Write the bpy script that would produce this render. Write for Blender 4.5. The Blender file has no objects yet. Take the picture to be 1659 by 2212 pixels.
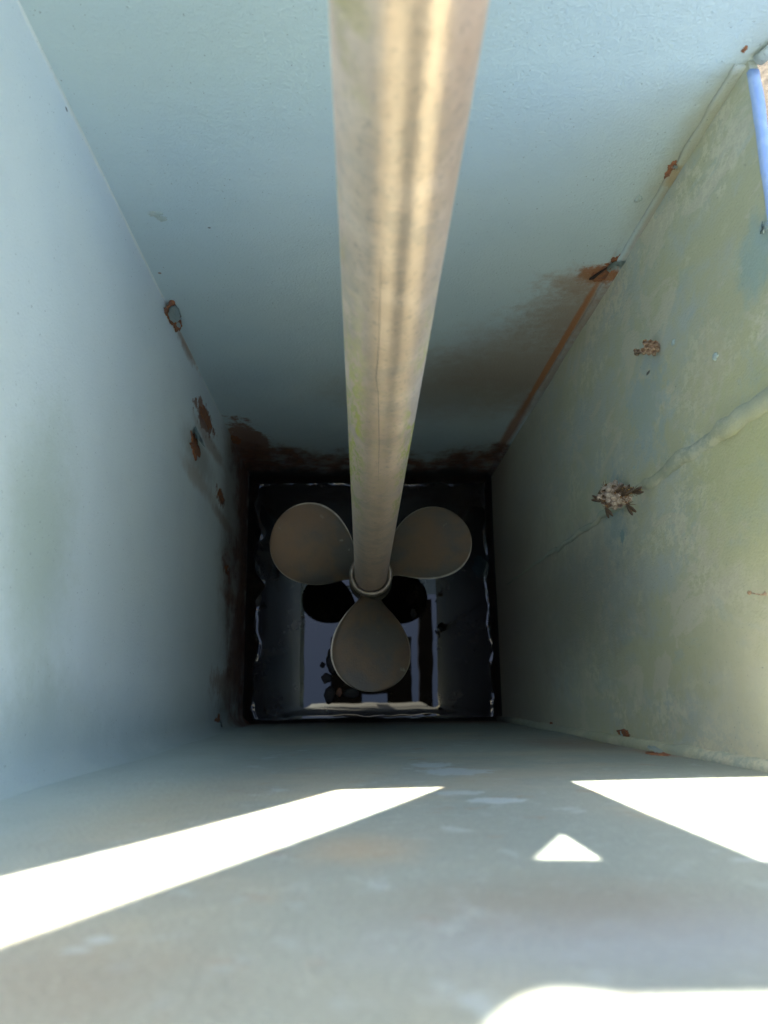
import bpy, bmesh, math, random
from mathutils import Vector, Matrix, noise as mnoise
random.seed(7)
sc = bpy.context.scene
COL = sc.collection
R = math.radians

# ------------------------------------------------------------------ measures (metres, camera at the origin, z up)
D = 1.89                                  # depth of the water below the camera
X0, X1, Y0, Y1 = -0.261, 0.339, -0.0676, 0.525
RIM = -0.543                              # top of the low right wall
CX = Vector((0.99930644, -0.01209866, 0.03521725))
CY = Vector((0.0037408, 0.97357903, 0.2283197))
CF = Vector((0.03704914, 0.22802961, -0.97294905))

def ray(px, py):                          # photo measured on a 1659 x 2212 grid
    return CF + CX * ((px - 829.5) / 1660) - CY * ((py - 1106) / 1660)
def on(px, py, axis, v):
    d = ray(px, py); return d * (v / d[axis])
def far(px, py): return on(px, py, 1, Y1)
def near(px, py): return on(px, py, 1, Y0)
def left(px, py): return on(px, py, 0, X0)
def right(px, py): return on(px, py, 0, X1)
def water_at(px, py): return on(px, py, 2, -D)

# ------------------------------------------------------------------ node helpers
class NT:
    def __init__(s, name):
        s.m = bpy.data.materials.new(name); s.m.use_nodes = True
        s.t = s.m.node_tree; s.n = s.t.nodes; s.l = s.t.links
        s.b = s.n['Principled BSDF']
        s.co = s.n.new('ShaderNodeTexCoord').outputs['Object']
    def put(s, sock, v):
        if v is None: return
        if isinstance(v, bpy.types.NodeSocket): s.l.new(v, sock)
        elif isinstance(v, (tuple, list)) and len(v) == 3 and sock.type == 'RGBA': sock.default_value = (*v, 1)
        else: sock.default_value = v
    def math(s, op, a, b=None, c=None, clamp=False):
        n = s.n.new('ShaderNodeMath'); n.operation = op; n.use_clamp = clamp
        for i, v in enumerate((a, b, c)): s.put(n.inputs[i], v)
        return n.outputs[0]
    def vmath(s, op, a, b=None):
        n = s.n.new('ShaderNodeVectorMath'); n.operation = op
        s.put(n.inputs[0], a); s.put(n.inputs[1], b)
        return n.outputs['Value'] if op in ('LENGTH', 'DISTANCE', 'DOT_PRODUCT') else n.outputs[0]
    def noise(s, scale, detail=3, rough=.55, vec=None, dist=0.0, color=False):
        n = s.n.new('ShaderNodeTexNoise'); s.put(n.inputs['Vector'], vec or s.co)
        n.inputs['Scale'].default_value = scale; n.inputs['Detail'].default_value = detail
        n.inputs['Roughness'].default_value = rough; n.inputs['Distortion'].default_value = dist
        return n.outputs[1 if color else 0]
    def voronoi(s, scale, vec=None):
        n = s.n.new('ShaderNodeTexVoronoi'); s.put(n.inputs['Vector'], vec or s.co); n.inputs['Scale'].default_value = scale
        return n.outputs['Distance']
    def scaled(s, v, off=(0, 0, 0)):
        a = s.vmath('MULTIPLY', s.co, tuple(v))
        return s.vmath('ADD', a, tuple(off)) if any(off) else a
    def step(s, v, lo, hi):               # smooth 0..1
        n = s.n.new('ShaderNodeMapRange'); n.interpolation_type = 'SMOOTHSTEP'
        s.put(n.inputs[0], v); n.inputs[1].default_value = lo; n.inputs[2].default_value = hi
        return n.outputs[0]
    def mix(s, f, a, b, mode='MIX'):
        n = s.n.new('ShaderNodeMix'); n.data_type = 'RGBA'; n.blend_type = mode
        s.put(n.inputs['Factor'], f); s.put(n.inputs['A'], a); s.put(n.inputs['B'], b)
        return n.outputs['Result']
    def sep(s):
        n = s.n.new('ShaderNodeSeparateXYZ'); s.l.new(s.co, n.inputs[0]); return n.outputs
    def blob(s, c, r, n1, amp=.5, soft=.35):   # an irregular stain or painted glow with its own place and size
        d = s.vmath('LENGTH', s.vmath('DIVIDE', s.vmath('SUBTRACT', s.co, tuple(c)), tuple(r)))
        d = s.math('ADD', d, s.math('MULTIPLY', s.math('SUBTRACT', n1, .5), amp * 2.6))
        return s.step(d, 1 + soft, 1 - soft)
    def bump(s, h, dist, strength=1, prev=None):
        n = s.n.new('ShaderNodeBump'); s.put(n.inputs['Height'], h); n.inputs['Distance'].default_value = dist
        n.inputs['Strength'].default_value = strength
        if prev is not None: s.l.new(prev, n.inputs['Normal'])
        return n.outputs[0]
    def done(s, color, rough=.5, metal=0.0, normal=None, spec=None):
        s.put(s.b.inputs['Base Color'], color); s.put(s.b.inputs['Roughness'], rough); s.put(s.b.inputs['Metallic'], metal)
        if normal is not None: s.l.new(normal, s.b.inputs['Normal'])
        if spec is not None: s.put(s.b.inputs['Specular IOR Level'], spec)
        return s.m

RUST = (.23, .105, .062); RUST_BRIGHT = (.36, .14, .055); RUST_DARK = (.022, .013, .010)

def paint(name, base, base2, algae=0.0, algae_col=(.55, .54, .345), blue=0.0, stains=(), joint=None, tar=.03, rust=.10, haze=.3, rustk=1.0, hazek=.6, hazecol=(.14, .11, .085)):
    s = NT(name)
    big = s.noise(2.6, 3, .55); med = s.noise(11, 5, .6); fine = s.noise(60, 4, .65)
    streak = s.noise(9, 5, .6, s.scaled((1, 1, .28)))
    c = s.mix(s.step(big, .35, .65), base, base2)
    c = s.mix(s.math('MULTIPLY', s.step(med, .45, .75), .25), c, tuple(v * .86 for v in base))
    if algae:
        algae = s.math('MULTIPLY', s.math('ADD', s.math('MULTIPLY', s.step(s.sep()[2], -1.55, -.80), .72), .28), algae)
        m = s.math('ADD', s.math('MULTIPLY', streak, .62), s.math('MULTIPLY', s.noise(30, 6, .7, None, .6), .38))
        c = s.mix(s.math('MULTIPLY', s.step(m, .40, .57), algae), c, algae_col)
        m2 = s.noise(17, 7, .68, s.scaled((1, 1, .55), (3, 1, 7)), .8)
        c = s.mix(s.math('MULTIPLY', s.step(m2, .53, .575), s.math('MULTIPLY', algae, .8)), c, (.64, .60, .46))
        cr = s.math('MULTIPLY', s.step(s.noise(105, 6, .72, s.scaled((1, 1, .8))), .49, .54), s.step(s.noise(9, 4, .6, s.scaled((1, 1, .7), (8, 8, 1))), .48, .6))
        c = s.mix(s.math('MULTIPLY', cr, s.math('MULTIPLY', algae, .7)), c, (.72, .69, .52))
        m3 = s.noise(24, 6, .6, s.scaled((1, 1, .4), (9, 2, 1)), .5)
        c = s.mix(s.math('MULTIPLY', s.step(m3, .58, .66), s.math('MULTIPLY', algae, .35)), c, (.40, .50, .49))
    if blue:
        m = s.noise(26, 4, .55, s.scaled((1, 1, 1), (2, 5, 3)), .3)
        c = s.mix(s.math('MULTIPLY', s.step(m, .63, .70), blue * .45), c, (.38, .46, .51))
        m = s.noise(34, 3, .5, s.scaled((1, 1, 1), (7, 1, 4)))
        c = s.mix(s.math('MULTIPLY', s.step(m, .62, .72), blue * .6), c, (.24, .205, .16))
        m = s.noise(75, 4, .6, s.scaled((1, 1, 1), (3, 8, 2)))
        c = s.mix(s.math('MULTIPLY', s.step(m, .56, .66), blue * .4), c, (.31, .37, .40))
        m = s.noise(7, 4, .6, s.scaled((1, 1, 1), (4, 4, 4)))
        c = s.mix(s.math('MULTIPLY', s.step(m, .5, .68), blue * .5), c, (.35, .34, .27))
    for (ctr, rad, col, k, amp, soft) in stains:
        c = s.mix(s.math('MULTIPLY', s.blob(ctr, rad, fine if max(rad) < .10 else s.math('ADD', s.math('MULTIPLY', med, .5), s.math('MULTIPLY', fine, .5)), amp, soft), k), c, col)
    if joint is not None:
        lo, hi, ax, jc = joint
        c = s.mix(s.step(s.math('ADD', s.sep()[ax], s.math('MULTIPLY', s.math('SUBTRACT', med, .5), .06)), hi, lo), c, jc)
    # rust and tar creeping up from the water
    z = s.sep()[2]
    h = s.math('ADD', z, D)
    wob = s.math('SUBTRACT', s.noise(7, 6, .62, s.scaled((1, 1, .7), (5, 2, 8))), .5)
    ragged = s.math('SUBTRACT', s.noise(38, 5, .7, s.scaled((1, 1, .8))), .5)
    hh = s.math('ADD', h, s.math('ADD', s.math('MULTIPLY', wob, -rust * 2.2), s.math('MULTIPLY', ragged, -rust * .7)))
    hz = s.math('ADD', h, s.math('MULTIPLY', wob, -haze * 1.2))
    c = s.mix(s.math('MULTIPLY', s.step(hz, haze, haze * .3), hazek), c, hazecol)
    rc = s.mix(s.step(s.noise(70, 5, .65), .38, .62), RUST, (.13, .060, .038))
    c = s.mix(s.math('MULTIPLY', s.math('MULTIPLY', s.step(hh, rust, rust * .55), s.math('ADD', .45, s.math('MULTIPLY', s.step(s.noise(26, 6, .7), .36, .56), .55))), rustk), c, rc)
    ht = s.math('ADD', h, s.math('ADD', s.math('MULTIPLY', wob, -tar * 1.6), s.math('MULTIPLY', ragged, -tar * .6)))
    c = s.mix(s.step(ht, tar * 1.3, tar * .6), c, (.012, .010, .009))
    # pin holes and grit
    g = s.noise(330, 2, .5)
    c = s.mix(s.math('MULTIPLY', s.step(g, .70, .76), .55), c, (.10, .12, .11))
    c = s.mix(s.math('MULTIPLY', s.step(s.noise(520, 2, .5), .55, .75), .16), c, (.62, .68, .66))
    n = s.bump(s.noise(380, 3, .6), .0017, .6)
    n = s.bump(fine, .0012, .6, n)
    n = s.bump(s.noise(9, 2, .5), .010, .35, n)
    return s.done(c, s.math('ADD', .46, s.math('MULTIPLY', fine, .18)), 0, n)

def simple(name, a, b, scale, rough=.6, metal=0.0, bump=.001, bscale=None, detail=5, lo=.4, hi=.62):
    s = NT(name)
    c = s.mix(s.step(s.noise(scale, detail, .62), lo, hi), a, b)
    n = s.bump(s.noise(bscale or scale * 3, 4, .6), bump, .7)
    return s.done(c, rough, metal, n)

# ------------------------------------------------------------------ object helpers
def link(name, me, parent=None, mat=None):
    o = bpy.data.objects.new(name, me); COL.objects.link(o)
    if mat: me.materials.append(mat)
    if parent:
        o.parent = parent; p = Vector((0, 0, 0)); q = parent
        while q: p += q.location; q = q.parent
        o.location = -p                    # meshes are written in world coordinates
    return o
def obj(name, bm, mat, parent=None, smooth=True):
    bmesh.ops.recalc_face_normals(bm, faces=bm.faces)
    me = bpy.data.meshes.new(name); bm.to_mesh(me); bm.free()
    if smooth: me.polygons.foreach_set('use_smooth', [True] * len(me.polygons))
    return link(name, me, parent, mat)
def thing(name, label, cat, loc=(0, 0, 0), group=None):
    o = bpy.data.objects.new(name, None); COL.objects.link(o); o.location = loc; o.empty_display_size = .05
    o['label'] = label; o['category'] = cat
    if group: o['group'] = group
    return o
def tag(o, label, cat, group=None):
    o['label'] = label; o['category'] = cat
    if group: o['group'] = group
def sharp(o, ang=40):
    m = o.modifiers.new('edges', 'EDGE_SPLIT'); m.split_angle = R(ang)

def sheet(path, ztop, zbot, nz, t, wob=0.0):
    """A standing plate following a plan path, thickness t towards the outside (right of the path)."""
    bm = bmesh.new(); n = len(path); nor = []
    for i, p in enumerate(path):
        a = path[max(i - 1, 0)]; b = path[min(i + 1, n - 1)]
        d = Vector((b[0] - a[0], b[1] - a[1])).normalized(); nor.append((d.y, -d.x))
    grids = []
    for side in (0, 1):
        g = []
        for i, p in enumerate(path):
            row = []
            for k in range(nz + 1):
                f = k / nz
                zt = ztop(p) if callable(ztop) else ztop
                z = zt + (zbot - zt) * f
                w = wob * mnoise.noise(Vector((p[0] * 4, p[1] * 4, z * 4))) if wob else 0
                row.append(bm.verts.new((p[0] + nor[i][0] * (t * side + w), p[1] + nor[i][1] * (t * side + w), z)))
            g.append(row)
        grids.append(g)
    a, b = grids
    for i in range(n - 1):
        for k in range(nz):
            bm.faces.new((a[i][k], a[i + 1][k], a[i + 1][k + 1], a[i][k + 1]))
            bm.faces.new((b[i][k], b[i][k + 1], b[i + 1][k + 1], b[i + 1][k]))
        bm.faces.new((a[i][0], b[i][0], b[i + 1][0], a[i + 1][0]))
        bm.faces.new((a[i][nz], a[i + 1][nz], b[i + 1][nz], b[i][nz]))
    for i in (0, n - 1):
        for k in range(nz): bm.faces.new((a[i][k], a[i][k + 1], b[i][k + 1], b[i][k]))
    return bm

def tube(bm, pts, rad, seg=10, cap=True, flat=None):
    """Tube along points; rad a number or a list; flat=(axis, factor) squashes it."""
    rings = []
    for i, p in enumerate(pts):
        p = Vector(p); d = (Vector(pts[min(i + 1, len(pts) - 1)]) - Vector(pts[max(i - 1, 0)])).normalized()
        u = d.cross(Vector((.31, .87, .39))).normalized(); v = d.cross(u)
        r = rad[i] if isinstance(rad, (list, tuple)) else rad
        ring = []
        for k in range(seg):
            a = 2 * math.pi * k / seg
            q = (u * math.cos(a) + v * math.sin(a)) * r
            if flat: q[flat[0]] *= flat[1]
            ring.append(bm.verts.new(p + q))
        rings.append(ring)
    for i in range(len(rings) - 1):
        for k in range(seg):
            bm.faces.new((rings[i][k], rings[i][(k + 1) % seg], rings[i + 1][(k + 1) % seg], rings[i + 1][k]))
    if cap: bm.faces.new(rings[0][::-1]); bm.faces.new(rings[-1])
    return bm

def lathe(prof, seg, base, axis):
    """prof: (radius, height) along axis from base."""
    bm = bmesh.new(); axis = Vector(axis).normalized(); u = axis.orthogonal().normalized(); v = axis.cross(u); rings = []
    for r, h in prof:
        rings.append([bm.verts.new(Vector(base) + axis * h + (u * math.cos(2 * math.pi * k / seg) + v * math.sin(2 * math.pi * k / seg)) * r) for k in range(seg)])
    for i in range(len(rings) - 1):
        for k in range(seg):
            bm.faces.new((rings[i][k], rings[i][(k + 1) % seg], rings[i + 1][(k + 1) % seg], rings[i + 1][k]))
    return bm, rings

def box(bm, x0, x1, y0, y1, z0, z1):
    v = [bm.verts.new((x, y, z)) for x in (x0, x1) for y in (y0, y1) for z in (z0, z1)]
    for f in ((0, 1, 3, 2), (4, 6, 7, 5), (0, 4, 5, 1), (2, 3, 7, 6), (0, 2, 6, 4), (1, 5, 7, 3)): bm.faces.new([v[i] for i in f])

def plate_xz(name, outline, holes, y, t, mat, parent):
    """A flat plate standing in the plane y..y+t, with cut-outs."""
    cu = bpy.data.curves.new(name, 'CURVE'); cu.dimensions = '2D'; cu.fill_mode = 'BOTH'; cu.extrude = t / 2
    for poly in [outline] + holes:
        sp = cu.splines.new('POLY'); sp.points.add(len(poly) - 1); sp.use_cyclic_u = True
        for p, q in zip(sp.points, poly): p.co = (q[0], q[1], 0, 1)
    tmp = bpy.data.objects.new(name + '_tmp', cu); COL.objects.link(tmp)
    bpy.context.view_layer.update()
    me = bpy.data.meshes.new_from_object(tmp.evaluated_get(bpy.context.evaluated_depsgraph_get()))
    bpy.data.objects.remove(tmp); bpy.data.curves.remove(cu)
    for v in me.vertices:
        a, b, c = v.co; v.co = (a, y + t / 2 - c, b)
    me.materials.clear()
    return link(name, me, parent, mat)

# ------------------------------------------------------------------ materials
AQ = (.53, .665, .725); AQ2 = (.57, .68, .70)
st_far = [
    (far(1300, 592), (.030, .03, .026), RUST_BRIGHT, 1.0, .8, .35),
    (far(1262, 612), (.045, .03, .035), (.34, .19, .10), .6, .8, .7),
    (far(1235, 690), (.07, .03, .09), (.31, .21, .135), .75, .6, .7),
    (far(1120, 800), (.15, .03, .14), (.33, .25, .18), .8, .6, .7),
    (far(960, 850), (.16, .03, .12), (.30, .245, .18), .65, .5, .8),
    (Vector((X1 - .017, Y1, far(1225, 772).z)), (.0055, .02, .27), (.42, .18, .075), 1.0, .25, .3),
    (Vector((X1 - .017, Y1, far(1130, 925).z)), (.010, .02, .2), (.32, .15, .08), .85, .4, .5),
    (far(1455, 375), (.006, .02, .016), RUST_BRIGHT, .8, .7, .5),
    (far(1400, 470), (.003, .02, .09), RUST_BRIGHT, .35, .5, .8),
    (far(1530, 280), (.020, .02, .10), (.40, .37, .20), .65, .5, .9),
    (far(1440, 400), (.022, .02, .10), (.38, .36, .22), .4, .5, .9),
    
    (far(530, 955), (.05, .03, .13), RUST, .9, 1.2, .15),
    (far(335, 462), (.008, .02, .006), (.50, .60, .62), .8, .3, .3),
    (far(348, 472), (.006, .02, .005), (.50, .60, .62), .8, .3, .3),
    (far(452, 492), (.0016, .02, .0014), RUST_DARK, .7, .3, .4),
    (far(345, 590), (.002, .02, .002), RUST, .8, .4, .4),
    (far(1378, 430), (.005, .02, .006), (.48, .58, .58), .7, .3, .3),
    (far(600, 80), (.16, .03, .10), (.42, .50, .40), .4, .4, 1.0),
]
st_left = [
    (left(390, 690), (.03, .016, .035), RUST_BRIGHT, .55, .6, .5),
    (left(400, 755), (.03, .008, .05), (.22, .13, .08), .6, .6, .7),
    (left(443, 905), (.03, .022, .080), RUST, .95, 1.3, .10),
    (left(430, 985), (.03, .030, .11), (.20, .17, .12), .55, .6, .6),
    (left(477, 1075), (.03, .014, .050), RUST, .9, 1.3, .10),
    (left(490, 1230), (.03, .012, .045), RUST, .85, 1.3, .12),
    (left(500, 1100), (.03, .26, .11), (.19, .15, .10), .55, .8, .6),
    (left(527, 1100), (.04, .40, .055), RUST, .85, .9, .35),
    (left(512, 1400), (.03, .09, .10), RUST, .85, .8, .4),
    (left(480, 1560), (.03, .05, .08), (.12, .06, .035), .7, .7, .5),
    (left(398, 740), (.03, .008, .09), (.36, .22, .14), .6, .9, .5),
    (left(455, 960), (.03, .014, .13), (.33, .22, .15), .6, .9, .5),
    (left(432, 1040), (.03, .016, .13), (.40, .32, .24), .6, .9, .6),
    (left(487, 1130), (.03, .012, .12), (.30, .19, .13), .6, .9, .5),
    (left(497, 1290), (.03, .012, .12), (.30, .19, .13), .6, .9, .5),
    (left(490, 1480), (.03, .030, .16), (.28, .16, .10), .7, 1.1, .4),
    (left(147, 236), (.02, .0016, .003), RUST_DARK, .9, .4, .3),
    (left(90, 1180), (.03, .10, .06), (.36, .43, .30), .5, .6, .8),
    (left(100, 1620), (.03, .05, .12), (.34, .38, .26), .45, .6, .8),
]
st_glow_right = [
    (right(1400, 880), (.02, .05, .05), (.38, .49, .50), .5, 1.5, .4),
    (right(1330, 1110), (.02, .05, .03), (.32, .44, .47), .55, 1.3, .4),
    (right(1345, 1160), (.02, .008, .008), (.22, .36, .38), .8, .8, .2),
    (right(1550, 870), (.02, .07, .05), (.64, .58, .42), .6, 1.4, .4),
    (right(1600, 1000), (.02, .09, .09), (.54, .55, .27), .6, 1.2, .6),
    (right(1240, 1300), (.02, .09, .25), (.14, .12, .085), .5, .7, .8),
    (right(1120, 1300), (.02, .30, .28), (.34, .28, .21), .7, .6, .8),
    (right(1630, 560), (.02, .03, .03), (.30, .46, .46), .6, .7, .5),
    (right(1401, 805), (.02, .002, .006), RUST_DARK, .9, .4, .4),
    (right(1640, 1500), (.02, .10, .10), (.68, .64, .46), .75, .8, .7),  # cream bounce glow from the sun patches, painted into the wall colour
]
st_glow_near = [
    (near(985, 1665), (.030, .02, .035), (.34, .42, .47), .8, .95, .10),
    (near(930, 1650), (.018, .02, .03), (.34, .42, .47), .8, .95, .10),
    (near(1070, 1728), (.016, .02, .013), (.34, .42, .47), .8, .8, .10),
    (near(1000, 1712), (.016, .02, .010), (.34, .42, .47), .6, .8, .10),
    (near(215, 2026), (.004, .02, .0035), (.40, .48, .52), .8, .4, .4),
    (near(165, 2048), (.004, .02, .0030), (.40, .48, .52), .8, .4, .4),
    (near(780, 1830), (.022, .02, .028), (.34, .285, .205), .6, .5, .9),  # warm bounce glow between the sun patches, put into the colour
    (near(1400, 2020), (.06, .02, .03), (.245, .285, .34), .6, .5, .9),
    (near(1230, 1950), (.05, .02, .03), (.21, .20, .17), .6, .5, .9),
    (near(60, 2120), (.04, .02, .03), (.235, .215, .175), .6, .6, .9),
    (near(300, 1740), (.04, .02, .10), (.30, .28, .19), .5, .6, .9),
    (near(1420, 1625), (.02, .02, .06), (.30, .16, .10), .55, .6, .6),
    (near(1250, 1605), (.06, .02, .10), (.24, .15, .10), .4, .7, .7),
]
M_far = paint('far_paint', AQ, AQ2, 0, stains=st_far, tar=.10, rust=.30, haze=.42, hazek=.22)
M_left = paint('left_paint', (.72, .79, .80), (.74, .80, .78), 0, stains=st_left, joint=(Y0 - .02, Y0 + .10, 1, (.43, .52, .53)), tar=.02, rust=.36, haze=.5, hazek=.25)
M_right = paint('right_paint', (.52, .56, .50), (.54, .555, .46), 1.0, stains=st_glow_right, tar=.02, rust=.05, haze=.42, rustk=.5, hazek=.7, hazecol=(.36, .30, .235))
M_near = paint('near_paint', (.22, .268, .262), (.26, .275, .24), 0, blue=1.0, stains=st_glow_near, joint=(X0 - .02, X0 + .20, 0, (.42, .51, .51)), tar=.02, rust=.10, haze=.30, hazek=.6)
M_bead = paint('bead_paint', (.36, .42, .37), (.40, .42, .30), .6, rust=.05, haze=.35, rustk=.3, hazek=.8, hazecol=(.105, .088, .066))
def sky_edge_mat():  # blue of the reflected sky mixed into the edge colour, with pale chips
    s = NT('sky_tinted_edge')
    c = s.mix(s.step(s.noise(90, 4, .6), .4, .65), (.33, .46, .74), (.40, .52, .76))
    c = s.mix(s.step(s.noise(42, 5, .6, s.scaled((1, .6, 1))), .66, .67), c, (.68, .70, .72))
    return s.done(c, .45, 0, s.bump(s.noise(300, 3), .0008, .5))
M_sky_edge = sky_edge_mat()
M_rust = simple('rust', RUST, RUST_BRIGHT, 120, .85, 0, .002)
M_rustdark = simple('wet_rust', (.010, .008, .007), (.035, .018, .012), 60, .5, 0, .003)
M_flake = simple('paint_flake', (.40, .50, .50), (.46, .54, .52), 90, .55, 0, .0006)
M_slit = simple('dark_slit', (.012, .008, .006), (.03, .015, .01), 200, .9)
M_paper = simple('nest_paper', (.34, .25, .19), (.52, .43, .35), 300, .9, 0, .0008)
M_cap = simple('nest_cap', (.56, .46, .37), (.36, .27, .20), 400, .85, 0, .0005)
M_oldpaper = simple('old_nest_paper', (.30, .195, .125), (.55, .40, .28), 330, .9, 0, .0008)
M_debris = simple('debris', (.010, .009, .008), (.03, .024, .016), 150, .5)
M_mirrored_finger = simple('mirrored_finger', (.33, .16, .09), (.24, .11, .06), 150, .5)  # colour of a mirrored finger, carried by a floating piece
M_frame = simple('frame_steel', (.035, .035, .035), (.07, .065, .06), 20, .5, .2)

ANI = 0.25                                # drawn tube: highlights stretch along its length
def shaft_mat():
    s = NT('shaft_metal')
    fine = s.noise(420, 4, .6); med = s.noise(40, 5, .65)
    c = s.mix(s.step(med, .4, .65), (.74, .575, .435), (.82, .65, .505))
    c = s.mix(s.math('MULTIPLY', s.step(s.noise(90, 6, .7), .52, .7), .25), c, (.56, .45, .36))
    z = s.sep()
    low = s.step(z[2], -.55, -.95)
    m = s.noise(150, 6, .7, s.scaled((1, 1, .35), (1, 3, 2)), .7)
    band = s.step(s.math('ABSOLUTE', s.math('ADD', z[2], .70)), .36, .05)
    m2 = s.noise(24, 3, .6, s.scaled((1, 1, .6), (6, 2, 9)))
    lich = s.math('MULTIPLY', s.math('MULTIPLY', s.step(m, .49, .51), s.step(m2, .45, .50)), band)
    side = s.step(s.math('ABSOLUTE', s.math('SUBTRACT', z[0], .024)), .012, .024)
    lich = s.math('MULTIPLY', lich, s.math('ADD', .10, s.math('MULTIPLY', side, .9)))
    c = s.mix(lich, c, (.46, .45, .05))
    hi = s.math('MULTIPLY', s.step(s.noise(16, 5, .6), .5, .62), s.math('MULTIPLY', s.step(z[2], -.55, -.30), s.step(z[0], .012, -.004)))
    c = s.mix(s.math('MULTIPLY', hi, .6), c, (.46, .40, .10))
    c = s.mix(s.math('MULTIPLY', s.step(s.noise(230, 5, .75), .53, .66), .45), c, (.36, .29, .23))
    c = s.mix(s.math('MULTIPLY', s.step(s.noise(28, 6, .7), .48, .66), .40), c, (.44, .39, .33))
    metal = s.math('SUBTRACT', .85, s.math('MULTIPLY', lich, .8))
    n = s.bump(fine, .0005, .35)
    n = s.bump(s.noise(150, 4, .6), .0009, .4, n)
    # a fine drawing scratch along the tube
    r = s.math('ADD', .30, s.math('MULTIPLY', med, .10))
    s.b.inputs['Anisotropic'].default_value = .9; s.b.inputs['Anisotropic Rotation'].default_value = ANI
    tg = s.n.new('ShaderNodeTangent'); tg.direction_type = 'RADIAL'; tg.axis = 'Z'; s.l.new(tg.outputs[0], s.b.inputs['Tangent'])
    return s.done(c, r, metal, n)
M_shaft = shaft_mat()
def blade_mat():
    s = NT('blade_metal')
    c = s.mix(s.step(s.noise(13, 4, .6), .42, .62), (.125, .108, .084), (.18, .12, .072))
    c = s.mix(s.math('MULTIPLY', s.step(s.noise(46, 6, .7), .45, .7), .4), c, (.095, .09, .072))
    c = s.mix(s.math('MULTIPLY', s.step(s.noise(60, 2, .5, s.scaled((1, 1, 1), (3, 1, 2))), .73, .76), .5), c, (.32, .29, .22))
    mn = s.noise(30, 5, .65)
    for ctr, rad in (((-.150, .265, -1.44), (.055, .06, .1)), ((.135, .285, -1.44), (.030, .045, .1)), ((-.09, .33, -1.44), (.05, .02, .1))):
        c = s.mix(s.math('MULTIPLY', s.blob(ctr, rad, mn, .7, .8), .7), c, (.22, .13, .068))
    pt = s.n.new('ShaderNodeNewGeometry').outputs['Pointiness']
    c = s.mix(s.math('MULTIPLY', s.step(pt, .515, .56), .8), c, (.46, .40, .31))
    n = s.bump(s.noise(240, 4, .6), .0006, .5)
    return s.done(c, .5, .35, n)
M_blade = blade_mat()
M_edge = simple('worn_edge', (.50, .43, .34), (.36, .30, .23), 70, .4, .5, .0004)
M_collar = simple('collar_metal', (.42, .35, .27), (.30, .235, .175), 90, .42, .6, .0006)

def water_mat():
    s = NT('oily_water')
    c = s.mix(s.step(s.noise(16, 7, .7), .46, .72), (.006, .005, .004), (.022, .017, .013))
    c = s.mix(s.blob(water_at(1040, 1222), (.022, .028, .1), s.noise(40, 4, .6), .6, .4), c, (.005, .018, .022))
    c = s.mix(s.blob(water_at(625, 1440), (.05, .06, .1), s.noise(20, 4, .6), .8, .8), c, (.008, .014, .012))
    s.b.inputs['IOR'].default_value = 1.45
    n = s.bump(s.noise(7, 2, .5), .004, .06)
    return s.done(c, .015, 0, n)
M_water = water_mat()
def ground_mat():
    s = NT('yard_ground')
    c = s.mix(s.step(s.noise(5, 6, .65), .4, .65), (.034, .031, .025), (.044, .040, .032))
    c = s.mix(s.step(s.voronoi(60), .25, .55), (.028, .026, .021), c)
    return s.done(c, .9, 0, s.bump(s.noise(50, 5, .6), .01, .8))

# ------------------------------------------------------------------ the setting
bm = bmesh.new(); bmesh.ops.create_grid(bm, x_segments=4, y_segments=4, size=60)
g = obj('ground', bm, ground_mat()); g.location = (0, 0, -D - .12); g['kind'] = 'structure'

# ------------------------------------------------------------------ the steel well
well = thing('steel_well', 'open square steel shaft well with chipped pale blue green paint and rusty corners', 'steel well', (0.04, .23, -D - .115))
ZB = -D - .10
rb = .024; rbf = .002
# left panel with its two bent corners
path = []
for k in range(9):
    a = R(90 + 90 * k / 8); path.append((X0 + rbf + rbf * math.cos(a), Y1 - rbf + rbf * math.sin(a)))
for k in range(1, 24): path.append((X0, Y1 - rbf - (Y1 - Y0 - rb - rbf) * k / 24))
for k in range(9):
    a = R(180 + 90 * k / 8); path.append((X0 + rb + rb * math.cos(a), Y0 + rb + rb * math.sin(a)))
LTOP = -.112
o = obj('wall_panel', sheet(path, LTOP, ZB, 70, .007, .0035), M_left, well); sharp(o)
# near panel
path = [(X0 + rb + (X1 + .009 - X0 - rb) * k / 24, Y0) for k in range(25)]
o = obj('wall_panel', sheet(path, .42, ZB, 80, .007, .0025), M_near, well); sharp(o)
for v in o.data.vertices:
    if v.co.z > 0: v.co.y += .013 * v.co.z / .42
o['label'] = 'panel with sunlit patches and pale blue flecks'
bm = bmesh.new(); box(bm, X0 - .0065, X0 + .019, Y0 + .004, Y1 - .003, LTOP - .0005, LTOP + .006); obj('rim_flange', bm, M_left, well, False)
# right panel, low rim 9 mm thick
path = [(X1, Y0 + .001 + (Y1 - Y0 - .002) * k / 24) for k in range(25)]
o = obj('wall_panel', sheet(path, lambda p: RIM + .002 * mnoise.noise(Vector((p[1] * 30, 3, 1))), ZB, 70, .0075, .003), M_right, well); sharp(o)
o['label'] = 'green stained panel with low bare edge and upright weld'
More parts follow.
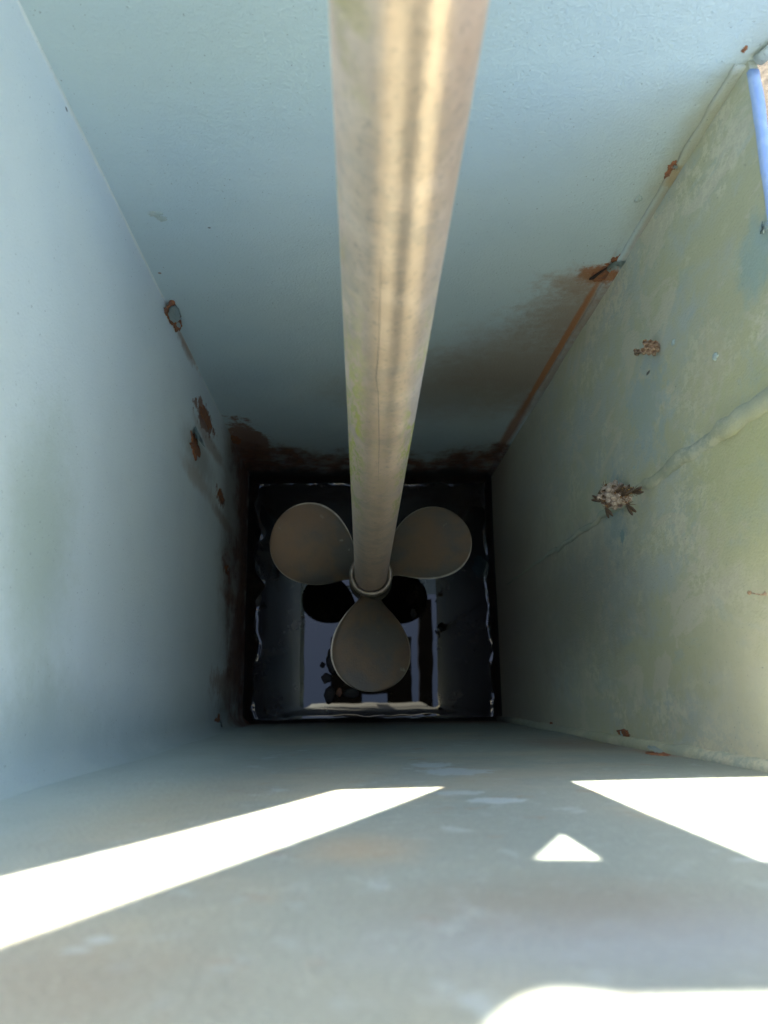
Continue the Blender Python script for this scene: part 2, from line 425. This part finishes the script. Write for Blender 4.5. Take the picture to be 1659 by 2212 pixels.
# edge along the low rim, sky reflection put into its blue colour
bm = bmesh.new(); N = 60; rings = []
for i in range(N + 1):
    y = Y0 + .004 + (Y1 - Y0 - .014) * i / N; z = RIM + .002 * mnoise.noise(Vector((y * 30, 3, 1)))
    j = .0006 * mnoise.noise(Vector((y * 60, 8, 1)))
    rings.append([bm.verts.new((X1 + a + (j if a < .004 else -j), y, z + b)) for a, b in ((-.0012, -.003), (-.0012, .0005), (.0008, .0018), (.0066, .0018), (.0084, .0005), (.0084, -.003))])
for i in range(N):
    for k in range(5): bm.faces.new((rings[i][k], rings[i][k + 1], rings[i + 1][k + 1], rings[i + 1][k]))
bm.faces.new(rings[0]); bm.faces.new(rings[-1][::-1])
o = obj('rim_edge', bm, M_sky_edge, well); o['label'] = 'chipped top edge with the sky reflection coloured in light blue'
# far panel; upper part with cut-outs is unseen, added to shape the sun patches
SUN_T, SUN_X = .73, .347                  # fall and side drift of a sun ray per metre towards the near wall
DY = Y1 + .004 - Y0
def cut(pts): return [(x - SUN_X * DY, z + SUN_T * DY) for x, z in pts]
H1 = cut([(-.012, -.583), (.064, -.589), (-.205, -.019), (-.281, -.027)])
H2 = cut([(.073, -.337), (.101, -.397), (.118, -.432), (.118, -.603), (.36, -.612), (.36, -.322), (.158, -.325)])
arc = []
H3 = cut([(.006, -.140), (.028, -.180), (.034, -.190), (.040, -.197), (.047, -.2005), (.054, -.199), (.062, -.195), (.36, -.191), (.36, -.06), (.02, -.06)])
xl, xr = X0 + rbf, X1 + .010
outline = [(xl, ZB), (xr, ZB), (xr, RIM), (xr + .003, RIM + .012), (xr + .012, RIM + .03), (xr + .10, RIM + .14), (xr + .22, RIM + .30), (xr + .22, .46),
           (-.72, .46), (-.72, -.26), (xl, -.26)]
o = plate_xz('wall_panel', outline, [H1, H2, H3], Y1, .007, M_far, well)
o['label'] = 'tall panel with brown stains low down, unseen cut-outs added above the rim to shape the sun patches'
# folded edge beside the low rim
bm = bmesh.new()
pts = [(xr - .004, Y1 - .004, RIM + .004), (xr + .001, Y1 - .005, RIM + .016), (xr + .010, Y1 - .006, RIM + .032), (xr + .045, Y1 - .006, RIM + .078), (xr + .10, Y1 - .006, RIM + .145), (xr + .22, Y1 - .006, RIM + .305)]
tube(bm, pts, .0065, 14, True, (1, .6)); obj('folded_edge', bm, M_far, well)

def bead(p, q, rad, wob, seed, mat, n=90, taper=None, flat=None):
    bm = bmesh.new(); pts = []; rr = []
    for i in range(n + 1):
        f = i / n; c = Vector(p).lerp(Vector(q), f)
        w = Vector((mnoise.noise((seed, f * 19, 0)), mnoise.noise((seed, f * 19, 5)) + .5 * mnoise.noise((seed, f * 55, 5)), 0)) * wob
        pts.append(c + w); rr.append(rad * (1 + .22 * mnoise.noise((seed, f * 47, 9))) * (taper(f) if taper else 1))
    tube(bm, pts, rr, 10, True, flat)
    return obj('weld_bead', bm, mat, well)
wy = right(1380, 1060)[1]
bead((X1 + .001, wy, RIM - .004), (X1 + .001, wy + .002, right(1095, 1290)[2]), .0108, .0055, 2, M_bead, 160, lambda f: (1.0 - .55 * f / .5) if f < .5 else .45 - .36 * (f - .5) / .5, (0, .68))
bead((X1 - .002, Y1 - .001, RIM - .004), (X1 - .002, Y1 - .001, -D + .02), .0085, .0008, 8, M_far, 140, None, (1, .3))
bead((X1 - .001, Y0 + .001, RIM - .004), (X1 - .001, Y0 + .001, -D + .02), .009, .0015, 13, M_bead, 140)

# ---- blistered paint and rust scabs on the walls
def scab(c, nrm, size, seed, mat=None, up=(0, 0, 1), h=.0022, flake=None, parent=well, name='rust_scab'):
    nrm = Vector(nrm).normalized(); up = Vector(up); u = up.cross(nrm).normalized(); v = nrm.cross(u)
    bm = bmesh.new(); N = 72; rings = []
    for j, f in enumerate((1, .93, .75, .5, .25)):
        ring = []
        for k in range(N):
            a = 2 * math.pi * k / N
            rr = 1 + .55 * mnoise.noise((seed + math.cos(a) * 1.5, math.sin(a) * 1.5, 0)) + .38 * mnoise.noise((seed + math.cos(a) * 3.7, math.sin(a) * 3.7, 3)) + .2 * mnoise.noise((seed + math.cos(a) * 9, math.sin(a) * 9, 3))
            hh = (-.001 if j == 0 else h * (1 - f * f) * .7 + h * .35 + h * .6 * mnoise.noise((seed, f * math.cos(a) * 5, f * math.sin(a) * 5)))
            ring.append(bm.verts.new(Vector(c) + (u * math.cos(a) * size[0] + v * math.sin(a) * size[1]) * rr * f + nrm * hh))
        rings.append(ring)
    for i in range(4):
        for k in range(N): bm.faces.new((rings[i][k], rings[i][(k + 1) % N], rings[i + 1][(k + 1) % N], rings[i + 1][k]))
    bm.faces.new(rings[-1]); bm.faces.new(rings[0][::-1])
    o = obj(name, bm, mat or M_rust, parent)
    if flake:
        fs, off, lift, tilt = flake
        bm = bmesh.new(); n = 14; g = {}
        for i in range(n + 1):
            for j in range(n + 1):
                a, b = i / n * 2 - 1, j / n * 2 - 1
                r0 = max(abs(a), abs(b)); l = math.hypot(a, b) or 1
                a, b = a * r0 / l, b * r0 / l
                wob = 1 + .25 * mnoise.noise((seed * 3 + a * 2, b * 2, 1))
                z = lift * (.25 + .75 * (a * math.cos(tilt) + b * math.sin(tilt) + 1) / 2) ** 1.6 + .0016 * mnoise.noise((seed + a * 3, b * 3, 7))
                g[i, j] = bm.verts.new(Vector(c) + u * (off[0] + a * fs[0] * wob) + v * (off[1] + b * fs[1] * wob) + nrm * (h * .6 + z))
        for i in range(n):
            for j in range(n): bm.faces.new((g[i, j], g[i + 1, j], g[i + 1, j + 1], g[i, j + 1]))
        r = bmesh.ops.solidify(bm, geom=bm.faces[:], thickness=.0009)
        obj('paint_flake', bm, M_flake, o)
    return o
NL, NR, NF, NN = (1, 0, 0), (-1, 0, 0), (0, -1, 0), (0, 1, 0)
NC = (1, -.9, 0)
cl = far(384, 668); cl = Vector((X0 + .006, Y1 - .007, cl.z))
scab(cl, NC, (.015, .026), 3, flake=((.010, .016), (.001, .004), .007, 4.4))
scab(cl + Vector((0, 0, -.035)), NC, (.006, .016), 4, flake=((.003, .005), (0, .006), .004, 4.7))
scab(left(420, 962), NL, (.016, .036), 11, flake=((.015, .030), (.013, .004), .014, 3.3))
scab(left(446, 905), NL, (.014, .050), 17, h=.0016)
scab(left(477, 1072), NL, (.010, .034), 19, h=.0016)
scab(left(490, 1232), NL, (.010, .030), 21, h=.0016, flake=((.004, .01), (0, .008), .005, 1.5))
scab(left(470, 1562), NL, (.014, .030), 23, h=.002, flake=((.009, .018), (-.004, -.006), .010, 2.0))
scab(far(508, 950), NF, (.012, .026), 31, h=.002)
# the big blister at the welded corner
cb = far(1342, 572) + Vector((-.002, 0, 0))
scab(cb + Vector((-.003, .001, -.004)), NF, (.016, .030), 5, flake=((.011, .019), (-.001, .003), .006, 1.2))
cs = far(1297, 596)
scab(cs, NF, (.014, .014), 6, h=.0015)
bm = bmesh.new(); a = far(1273, 602) + Vector((0, -.0018, 0)); b = far(1312, 574) + Vector((0, -.0018, 0))
tube(bm, [a, a.lerp(b, .15) + Vector((0, 0, -.0018)), a.lerp(b, .4), a.lerp(b, .7) + Vector((.001, 0, .0015)), b], [.0011, .0036, .0028, .0020, .0006], 8, True, (1, .25))
obj('paint_crack', bm, M_slit, well)
scab(far(1455, 358), NF, (.0055, .008), 41, flake=((.0025, .004), (0, .002), .004, 1))
scab(far(1444, 374), NF, (.0035, .007), 43)
scab(far(1113, 955), NF, (.010, .026), 45, h=.003)
scab(far(1608, 106), NF, (.0022, .004), 51, mat=M_rust, h=.001)
scab(Vector((X1, right(1653, 492).y, right(1653, 492).z)), NR, (.004, .005), 53, mat=M_flake, h=.001, flake=((.0045, .006), (0, 0), .006, 1.1))
scab(right(1190, 1577), NR, (.012, .03), 55, flake=((.006, .014), (0, 0), .006, 2))
scab(near(1420, 1630), NN, (.008, .022), 57, flake=((.007, .012), (0, -.004), .007, 5))
scab(Vector((X1, Y0 + .012, near(1462, 1605).z)), NR, (.006, .02), 59, flake=((.004, .009), (0, .004), .005, 2))
for i, (p, s_) in enumerate([((1378, 430), .004), ((1455, 740), .003), ((1545, 770), .003), ((1372, 1010), .003)]):
    c = far(*p) if i == 0 else right(*p)
    scab(c, NF if i == 0 else NR, (s_, s_ * 1.5), 70 + i, mat=M_flake, h=.0016, name='paint_blister')
for i, p in enumerate([(335, 462), (350, 472)]):
    scab(far(*p), NF, (.007 - i * .002, .005), 80 + i, mat=M_flake, h=.0010, name='paint_blister')

# ---- tarry crust along the water line
def off_at(side, t):                      # how far the crust stands in from the wall
    base = (.016, .010, .007, .0055)[side]
    v = base + base * .8 * mnoise.noise((side * 7.1, t * 14, 0)) + base * .35 * mnoise.noise((side * 3.3, t * 40, 4)) + (.0010 if side < 3 else .0004) * mnoise.noise((side * 1.7, t * 130, 8))
    if side == 0: v += .022 * math.exp(-((t - .255) / .022) ** 2)
    return max(.002, v)
bm = bmesh.new(); N = 150
for side in range(4):
    rows = []
    for i in range(N + 1):
        f = i / N; row = []
        for k, (zz, m) in enumerate(((.050, -.05), (.030, .25), (.014, .75), (.004, 1.0), (-.012, 1.02))):
            if side == 0: y = Y0 + (Y1 - Y0) * f; w = off_at(0, y); p = (X0 + w * m, y, -D + zz)
            elif side == 1: y = Y0 + (Y1 - Y0) * f; w = off_at(1, y); p = (X1 - w * m, y, -D + zz)
            elif side == 2: x = X0 + (X1 - X0) * f; w = off_at(2, x); p = (x, Y1 - w * m, -D + zz)
            else: x = X0 + (X1 - X0) * f; w = off_at(3, x); p = (x, Y0 + w * m, -D + zz)
            row.append(bm.verts.new(p))
        rows.append(row)
    for i in range(N):
        for k in range(4): bm.faces.new((rows[i][k], rows[i + 1][k], rows[i + 1][k + 1], rows[i][k + 1]))
obj('waterline_crust', bm, M_rustdark, well)

# ------------------------------------------------------------------ the water with its raised edge against the crust
def axis(a, b):
    v = []; x = a
    while x < b:
        v.append(x); d = min(x - a, b - x); x += .0011 if d < .055 else .006
    return v + [b]
xs, ys = axis(X0, X1), axis(Y0, Y1)
ol = [off_at(0, y) for y in ys]; orr = [off_at(1, y) for y in ys]; of = [off_at(2, x) for x in xs]; on_ = [off_at(3, x) for x in xs]
bm = bmesh.new(); gv = []
for i, x in enumerate(xs):
    row = []
    for j, y in enumerate(ys):
        h = 0
        for d, lam in ((x - X0 - ol[j], .0042), (X1 - x - orr[j], .0042), (Y1 - y - of[i], .0036), (y - Y0 - on_[i], .0020)):
            h += max(0, .0013 + .0036 * mnoise.noise((x * 22, y * 22, 2))) * math.exp(-max(d, 0) / lam)
        row.append(bm.verts.new((x, y, -D + min(h, .006))))
    gv.append(row)
for i in range(len(xs) - 1):
    for j in range(len(ys) - 1): bm.faces.new((gv[i][j], gv[i + 1][j], gv[i + 1][j + 1], gv[i][j + 1]))
w = obj('water', bm, M_water); w['kind'] = 'structure'

# ------------------------------------------------------------------ the propeller
HUB = Vector((.0280, .2105, -1.400)); TOP = Vector((.0204, .250, -.234))
AX = (TOP - HUB).normalized()
prop = thing('boat_propeller', 'three-bladed dull brown boat propeller on a long weathered metal shaft standing in the well', 'propeller', HUB)
# shaft
r_s = .0297
prof = [(r_s, -.05), (r_s, .02)] + [(r_s, .02 + 1.9 * k / 40) for k in range(1, 41)]
bm, rings = lathe(prof, 96, HUB, AX); bm.faces.new(rings[-1]); bm.faces.new(rings[0])
o = obj('shaft', bm, M_shaft, prop); sharp(o, 50)
# fine scratch line on the shaft, cut as a thin dark seam
def on_shaft(px, py):
    d = ray(px, py).normalized()
    # intersect ray with the cylinder
    w0 = -HUB; a = d - AX * d.dot(AX); b = w0 - AX * w0.dot(AX)
    A = a.dot(a); B = 2 * a.dot(b); Cc = b.dot(b) - r_s ** 2
    return d * ((-B - math.sqrt(max(0, B * B - 4 * A * Cc))) / (2 * A))
bm = bmesh.new()
tube(bm, [on_shaft(x, y) for x, y in ((822, 560), (821, 640), (819, 720), (816, 775), (812, 815), (817, 850), (818, 900), (819, 960), (817, 1040))],
     [.00005, .0001, .00014, .0002, .0002, .00015, .0002, .00015, .00005], 6)
obj('hairline_crack', bm, M_slit, prop)
for (x, y, rr) in ((756, 427, .0007), (852, 172, .0009), (808, 815, .0007), (715, 208, .0006), (768, 560, .0005), (790, 706, .0005)):
    pass
# hub and collar
prof = [(.0300, .0), (.0345, .0), (.0365, -.003), (.0368, -.010), (.0345, -.014), (.0335, -.020), (.036, -.028), (.040, -.040), (.041, -.075), (.036, -.10), (.026, -.115), (.012, -.125)]
bm, rings = lathe(prof[4:], 64, HUB, AX); bm.faces.new(rings[-1]); bm.faces.new(rings[0])
hub = obj('hub', bm, M_blade, prop)
prof = [(.0316, -.013), (.0316, -.002), (.0325, .0012), (.0355, .0028), (.0385, .0018), (.0402, -.002), (.0400, -.010), (.0355, -.0135)]
bm, rings = lathe(prof, 72, HUB, AX); obj('collar', bm, M_collar, hub)
# blades
RB = .2095
def hw(f):                                # half width: a stalk that swells into a round paddle
    stalk = .085 + .09 * max(0, f - .14)
    c, a, b = .665, .335, .352             # paddle centre, length, half width
    if f >= c: w = math.sqrt(max(0, 1 - ((f - c) / a) ** 2)) * b
    else:
        t = (c - f) / .54; w = b * (1 - t * t) ** .95 if t < 1 else 0
    return max(w, stalk if f < .5 else 0)
U = Vector((1, 0, 0)); U = (U - AX * U.dot(AX)).normalized(); V = AX.cross(U)
def blade(ang):
    er = U * math.cos(ang) + V * math.sin(ang); et = -U * math.sin(ang) + V * math.cos(ang)   # et anticlockwise seen from above
    fr = [.14 + (.9992 - .14) * (1 - (1 - k / 48) ** 2.2) for k in range(49)]
    ns = 22; bm = bmesh.new(); top = []; bot = []
    base = HUB - AX * .045
    for f in fr:
        h = hw(f)
        # smooth the outline between the measured points
        if .16 < f < .5: h = (hw(f - .04) + 2 * hw(f) + hw(f + .04)) / 4
        tanp = min(.24 / (2 * math.pi * max(f, .22) * RB), 1.0) * 1.1
        th = .0052 * (1 - .75 * f) + .0011
        a, b = [], []
        for k in range(ns + 1):
            s = -math.cos(math.pi * k / ns)          # -1 .. 1
            p = base + er * f * RB + et * (s * h * RB) - AX * (s * h * RB * tanp) + AX * (.012 * f)
            lip = .0026 * max(0, 1 - (s + 1) / .10) # thick leading lip
            t = th * math.sqrt(max(0, 1 - s * s)) + lip
            a.append(bm.verts.new(p + AX * t)); b.append(bm.verts.new(p - AX * t))
        top.append(a); bot.append(b)
    for i in range(len(fr) - 1):
        for k in range(ns):
            fc = bm.faces.new((top[i][k], top[i][k + 1], top[i + 1][k + 1], top[i + 1][k]))
            if k < 2: fc.material_index = 1
            bm.faces.new((bot[i][k], bot[i + 1][k], bot[i + 1][k + 1], bot[i][k + 1]))
        for k in (0, ns): bm.faces.new((top[i][k], top[i + 1][k], bot[i + 1][k], bot[i][k])).material_index = 1
    for i in (0, len(fr) - 1):
        for k in range(ns): bm.faces.new((top[i][k], bot[i][k], bot[i][k + 1], top[i][k + 1]))
    bmesh.ops.remove_doubles(bm, verts=bm.verts[:], dist=.00005)
    bm.faces.ensure_lookup_table()
    o = obj('blade', bm, M_blade, prop); o.data.materials.append(M_edge); sharp(o, 70)
    return o
for a in (30, 150, 270): blade(R(a))

# ------------------------------------------------------------------ drive frame over the well (mirrored in the water)
mount = thing('drive_frame', 'dark steel frame over the well, seen only mirrored in the black water', 'steel frame', (.02, .25, 1.35))
bm = bmesh.new(); box(bm, .415, .506, -.30, .60, 1.35, 1.43); obj('rail', bm, M_frame, mount, False)
bm = bmesh.new(); box(bm, -.163, .03, -.30, -.012, 1.372, 1.418); obj('rail', bm, M_frame, mount, False)
bm = bmesh.new(); box(bm, -.163, .368, -.012, .36, 1.37, 1.42); obj('mounting_plate', bm, M_frame, mount, False)
bm = bmesh.new(); box(bm, .20, .368, -.30, -.012, 1.37, 1.42); obj('rail', bm, M_frame, mount, False)

# ------------------------------------------------------------------ wasp nests on the right wall
def comb_bm(c, ax, cells, cell_r, depth, seed, broken=0.0):
    """Hexagonal paper cells with open mouths; returns bm of the paper and positions of the cell mouths."""
    ax = Vector(ax).normalized(); u = ax.orthogonal().normalized(); v = ax.cross(u)
    rnd = random.Random(seed); bm = bmesh.new(); mouths = []
    for (a, b) in cells:
        px = (a + b * .5) * cell_r * 1.80; py = b * cell_r * 1.56
        rr2 = (px * px + py * py)
        back = -rr2 * 14; d = depth * (1 - broken * rnd.random()) * (1 - rr2 * 900)
        o = Vector(c) + u * px + v * py + ax * back
        R6 = []
        for (rad, h) in ((.75, -depth), (1.02, -d * .0 - depth * .4), (1.04, d * .35), (.86, d * .35), (.74, -depth * .35)):
            R6.append([bm.verts.new(o + (u * math.cos(R(60 * k + 30)) + v * math.sin(R(60 * k + 30))) * rad * cell_r + ax * (h + rnd.uniform(-1, 1) * depth * .05)) for k in range(6)])
        for i in range(4):
            for k in range(6): bm.faces.new((R6[i][k], R6[i][(k + 1) % 6], R6[i + 1][(k + 1) % 6], R6[i + 1][k]))
        bm.faces.new(R6[4]); bm.faces.new(R6[0][::-1])
        mouths.append(o + ax * d * .35)
    return bm, mouths, ax
def hexes(n): return [(a, b) for a in range(-n, n + 1) for b in range(-n, n + 1) if abs(a + b) <= n]
NP = right(1330, 1072)
nest_c = on(1327, 1074, 0, X1 - .021)
nax = Vector((-.40, -.66, .64)).normalized()
nest = thing('wasp_nest', 'pale paper wasp nest crowded with wasps beside the weld on the green wall', 'wasp nest', (X1, NP.y, NP.z))
bm, mouths, nax = comb_bm(nest_c, nax, [c for c in hexes(2)] + [(3, -1), (-3, 2)], .0040, .011, 5)
comb = obj('comb', bm, M_paper, nest, False)
bm = bmesh.new()
rnd = random.Random(4)
for p in mouths:
    if rnd.random() < .6:
        m = Matrix.Translation(p + nax * .0002) @ nax.to_track_quat('Z', 'Y').to_matrix().to_4x4() @ Matrix.Diagonal((1, 1, .45, 1))
        bmesh.ops.create_uvsphere(bm, u_segments=10, v_segments=6, radius=.0034, matrix=m)
obj('cell_caps', bm, M_cap, comb)
bm = bmesh.new(); q = nest_c - nax * .010
tube(bm, [q, q.lerp(Vector((X1 + .002, nest_c.y + .012, nest_c.z - .008)), .5), (X1 + .002, nest_c.y + .012, nest_c.z - .008)], [.0022, .0012, .003], 8)
obj('pedicel', bm, M_oldpaper, nest)

NP2 = right(1408, 750)
nest2 = thing('wasp_nest', 'small brown abandoned paper nest in two broken clumps on the green wall', 'wasp nest', (X1, NP2.y, NP2.z))
c2 = on(1408, 750, 0, X1 - .010)
bm, mo, a2 = comb_bm(c2, (-.45, -.1, .9), [(0, 0), (1, 0), (-1, 1), (0, 1), (1, -1), (0, -1), (-1, 0), (-2, 1), (-1, 2)], .0031, .0090, 8, .5)
obj('comb', bm, M_oldpaper, nest2, False)
p3 = on(1374, 764, 0, X1 - .008)
bm, mo, a3 = comb_bm(p3, (-.7, -.2, .7), [(0, 0), (1, 0), (0, 1)], .0022, .006, 9, .6)
obj('comb', bm, M_oldpaper, nest2, False)
bm = bmesh.new(); tube(bm, [p3, p3.lerp(c2, .5) + Vector((.002, 0, -.002)), c2], [.0016, .0010, .002], 7); tube(bm, [c2, (X1 + .002, c2.y + .004, c2.z - .004)], [.002, .0028], 7)
obj('pedicel', bm, M_oldpaper, nest2)

# a broken stalk further along
PS = right(1640, 1281)
st = thing('nest_stalk', 'thin dark broken nest stalk with a knob on the pale green wall', 'nest stalk', PS)
a = on(1619, 1280, 0, X1 - .006); b = on(1652, 1283, 0, X1 - .002)
bm = bmesh.new(); tube(bm, [a, a.lerp(b, .35) + Vector((0, -.0006, 0)), a.lerp(b, .7) + Vector((0, -.001, 0)), b, b + Vector((.004, 0, 0))], [.0007, .0005, .0005, .0010, .0016], 7); obj('stem', bm, M_oldpaper, st)
bm = bmesh.new(); bmesh.ops.create_icosphere(bm, subdivisions=2, radius=.0018, matrix=Matrix.Translation(a))
for v in bm.verts: v.co += (v.co - a) * .35 * mnoise.noise(v.co * 900)
obj('knob', bm, M_oldpaper, st)
bm = bmesh.new()
for k in range(6):
    d = Vector((random.uniform(-.3, .1), random.uniform(-1, 1), random.uniform(-1, 1))).normalized()
    tube(bm, [b, b + d * random.uniform(.0018, .0036)], [.0006, .0002], 5)
obj('frayed_base', bm, M_oldpaper, st)

# wasps
def wasp_mat():
    s = NT('wasp_body'); g = s.n.new('ShaderNodeTexCoord').outputs['Object']
    x = s.sep()[0]
    band = s.math('SINE', s.math('MULTIPLY', x, 2 * math.pi / .0024))
    ab = s.step(x, -.0012, -.0022)
    c = s.mix(s.math('MULTIPLY', s.step(band, .45, .75), ab), (.075, .034, .014), (.62, .36, .07))
    c = s.mix(s.math('MULTIPLY', s.step(s.noise(420, 2), .60, .66), .7), c, (.42, .22, .05))
    return s.done(c, .35)
M_wasp = wasp_mat()
M_wing = simple('wasp_wing', (.05, .028, .014), (.10, .058, .028), 600, .3)
M_leg = simple('wasp_leg', (.09, .035, .012), (.22, .10, .03), 500, .5)
def local(name, bm, mat, parent):
    bmesh.ops.recalc_face_normals(bm, faces=bm.faces)
    me = bpy.data.meshes.new(name); bm.to_mesh(me); bm.free(); me.materials.append(mat)
    me.polygons.foreach_set('use_smooth', [True] * len(me.polygons))
    o = bpy.data.objects.new(name, me); COL.objects.link(o); o.parent = parent; return o
wroot = thing('wasp', 'x', 'wasp', (0, 0, 0), 'wasps crowding on the paper nest')
prof = [(.0001, .0062), (.0011, .0058), (.0015, .0050), (.0013, .0041), (.0006, .0036), (.0014, .0030), (.0021, .0018), (.0019, .0004), (.0010, -.0008), (.0004, -.0014), (.0009, -.0022), (.0018, -.0036), (.0020, -.0050), (.0017, -.0068), (.0010, -.0084), (.0001, -.0096)]
bm, rr = lathe(prof, 14, (0, 0, 0), (1, 0, 0)); local('body', bm, M_wasp, wroot)
for s in (-1, 1):
    bm = bmesh.new(); W_ = [(.0016, .0004), (-.001, .0012), (-.005, .0019), (-.009, .0016), (-.0115, .0006)]
    up = []; dn = []
    for x, hwid in W_:
        c = s * (.0008 + (.0016 - x) * .16)
        up.append([bm.verts.new((x, c - hwid, .0022)), bm.verts.new((x, c + hwid, .0026))]); dn.append([bm.verts.new((x, c - hwid, .0020)), bm.verts.new((x, c + hwid, .0024))])
    for i in range(len(W_) - 1):
        bm.faces.new((up[i][0], up[i + 1][0], up[i + 1][1], up[i][1])); bm.faces.new((dn[i][0], dn[i][1], dn[i + 1][1], dn[i + 1][0]))
        for k in (0, 1): bm.faces.new((up[i][k], up[i + 1][k], dn[i + 1][k], dn[i][k]))
    for i in (0, -1): bm.faces.new((up[i][0], up[i][1], dn[i][1], dn[i][0]))
    local('wing', bm, M_wing, wroot)
    for x, dx in ((.0026, .0022), (.0014, -.0006), (.0004, -.0036)):
        bm = bmesh.new(); tube(bm, [(x, s * .001, -.001), (x + dx * .5, s * .0036, .0004), (x + dx, s * .0052, -.0026), (x + dx * 1.4, s * .0062, -.0032)], [.0004, .00034, .00025, .00015], 6)
        local('leg', bm, M_leg, wroot)
    bm = bmesh.new(); tube(bm, [(.0060, s * .0006, .0006), (.0078, s * .0016, .0014), (.0098, s * .0030, .0008)], [.0002, .00018, .00016], 5); local('antenna', bm, M_leg, wroot)
def copy_wasp():
    r = wroot.copy(); COL.objects.link(r)
    for ch in list(wroot.children):
        c = ch.copy(); COL.objects.link(c); c.parent = r
    return r
# (photo x, photo y, heading in photo degrees, distance from wall, label)
WL = [(1298, 1080, 175, .030, 'wasp at the left tip of the pale nest with wings pointing left'),
      (1306, 1054, 235, .026, 'wasp at the upper left shoulder of the pale nest pointing up'),
      (1312, 1098, 300, .028, 'orange legged wasp at the lower left edge of the pale nest'),
      (1336, 1060, 30, .034, 'dark wasp lying across the middle of the pale nest, nearest its centre'),
      (1347, 1068, 38, .031, 'dark wasp right of the nest centre, second of the overlapping row'),
      (1356, 1066, 50, .025, 'dark wasp on the right flank of the nest, third of the overlapping row'),
      (1371, 1062, 20, .014, 'reddish wasp at the far right of the nest, on the wall beside the weld'),
      (1358, 1092, 320, .022, 'dark wasp at the lower right edge of the pale nest')]
for i, (px, py, hd, dist, lab) in enumerate(WL):
    r = wroot if i == 0 else copy_wasp()
    p = on(1330 + (px - 1330) * 1.0, 1074 + (py - 1074) * 1.0, 0, X1 - dist - .004); r.location = p; r['label'] = lab
    view = -p.normalized()
    head = (CX * math.cos(R(hd)) + CY * math.sin(R(hd))) * -1
    zax = (view * .75 + Vector((-.5, -.25, 0))).normalized()
    xax = (head - zax * head.dot(zax)).normalized(); yax = zax.cross(xax)
    r.rotation_euler = Matrix((xax, yax, zax)).transposed().to_euler()
    r.scale = (1.0, 1.0, 1.0)

# ------------------------------------------------------------------ scraps floating on the water; some stand in for the mirrored hand and phone
DL = [(697, 1437, .007, .007, 'tiny round black scrap floating in the mirrored sky'),
      (716, 1428, .012, .030, 'long black leaf scrap floating left of the lowest blade'),
      (706, 1465, .012, .012, 'black leaf scrap floating below the long one'),
      (712, 1500, .014, .020, 'black piece standing in for the mirrored phone and hand at the lower edge of the mirrored sky'),
      (760, 1498, .022, .012, 'wide black piece standing in for the mirrored phone at the tip of the lowest blade'),
      (893, 1325, .007, .012, 'small black scrap floating right of the lowest blade'),
      (548, 1290, .020, .030, 'dark clump of debris against the left edge of the water')]
M_ = []
for i, (px, py, a, b, lab) in enumerate(DL + [(733, 1495, .007, .010, 'small orange brown piece standing in for a mirrored finger near the lowest blade tip')]):
    c = water_at(px, py); bm = bmesh.new(); N = 28; rings = []
    for f, h in ((1, -.0008), (1, .0004), (.7, .0012), (.3, .0015)):
        ring = []
        for k in range(N):
            t = 2 * math.pi * k / N
            q = 1 + .35 * mnoise.noise((i * 5 + math.cos(t) * 1.4, math.sin(t) * 1.4, 2)) + .2 * mnoise.noise((i * 3 + math.cos(t) * 4, math.sin(t) * 4, 6))
            ring.append(bm.verts.new((c.x + a * q * f * math.cos(t), c.y + b * q * f * math.sin(t), -D + h + .0005 * mnoise.noise((i, k * .5, f * 4)))))
        rings.append(ring)
    for j in range(3):
        for k in range(N): bm.faces.new((rings[j][k], rings[j][(k + 1) % N], rings[j + 1][(k + 1) % N], rings[j + 1][k]))
    bm.faces.new(rings[-1]); bm.faces.new(rings[0][::-1])
    o = obj('floating_scrap', bm, M_mirrored_finger if i == len(DL) else M_debris); tag(o, lab, 'scrap', 'scraps floating on the black water')

# ------------------------------------------------------------------ light
AZ = math.atan(SUN_X); EL = math.atan(SUN_T / math.hypot(1, SUN_X))
wd = bpy.data.worlds.new('World'); sc.world = wd; wd.use_nodes = True
nt = wd.node_tree; bg = nt.nodes['Background']
sky = nt.nodes.new('ShaderNodeTexSky'); sky.sky_type = 'NISHITA'; sky.sun_disc = False
sky.sun_elevation = EL; sky.sun_rotation = -AZ
sky.air_density = 1.0; sky.dust_density = 3.0; sky.ozone_density = 1.0
nt.links.new(sky.outputs[0], bg.inputs[0]); bg.inputs[1].default_value = .08
sd = Vector((-math.sin(AZ) * math.cos(EL), math.cos(AZ) * math.cos(EL), math.sin(EL)))
L = bpy.data.lights.new('sun', 'SUN'); L.energy = 5.0; L.angle = R(.5); L.color = (1, .87, .69)
lo = bpy.data.objects.new('sun', L); COL.objects.link(lo); lo.rotation_euler = sd.to_track_quat('Z', 'Y').to_euler(); lo.location = sd * 5

# ------------------------------------------------------------------ camera
cam = bpy.data.cameras.new('camera'); co = bpy.data.objects.new('camera', cam); COL.objects.link(co)
cam.sensor_fit = 'HORIZONTAL'; cam.sensor_width = 36; cam.lens = 36 * 1660 / 1659
cam.clip_start = .01; cam.clip_end = 300
co.matrix_world = Matrix((CX, CY, -CF)).transposed().to_4x4()
cam.dof.use_dof = True; cam.dof.focus_distance = 1.0; cam.dof.aperture_fstop = 11
sc.camera = co
sc.view_settings.view_transform = 'Standard'; sc.view_settings.look = 'None'
sc.view_settings.gamma = 1; sc.view_settings.exposure = 3.35
sc.render.engine = 'CYCLES'
sc.cycles.max_bounces = 14; sc.cycles.diffuse_bounces = 8; sc.cycles.glossy_bounces = 6
sc.cycles.caustics_reflective = False
sc.cycles.use_denoising = True
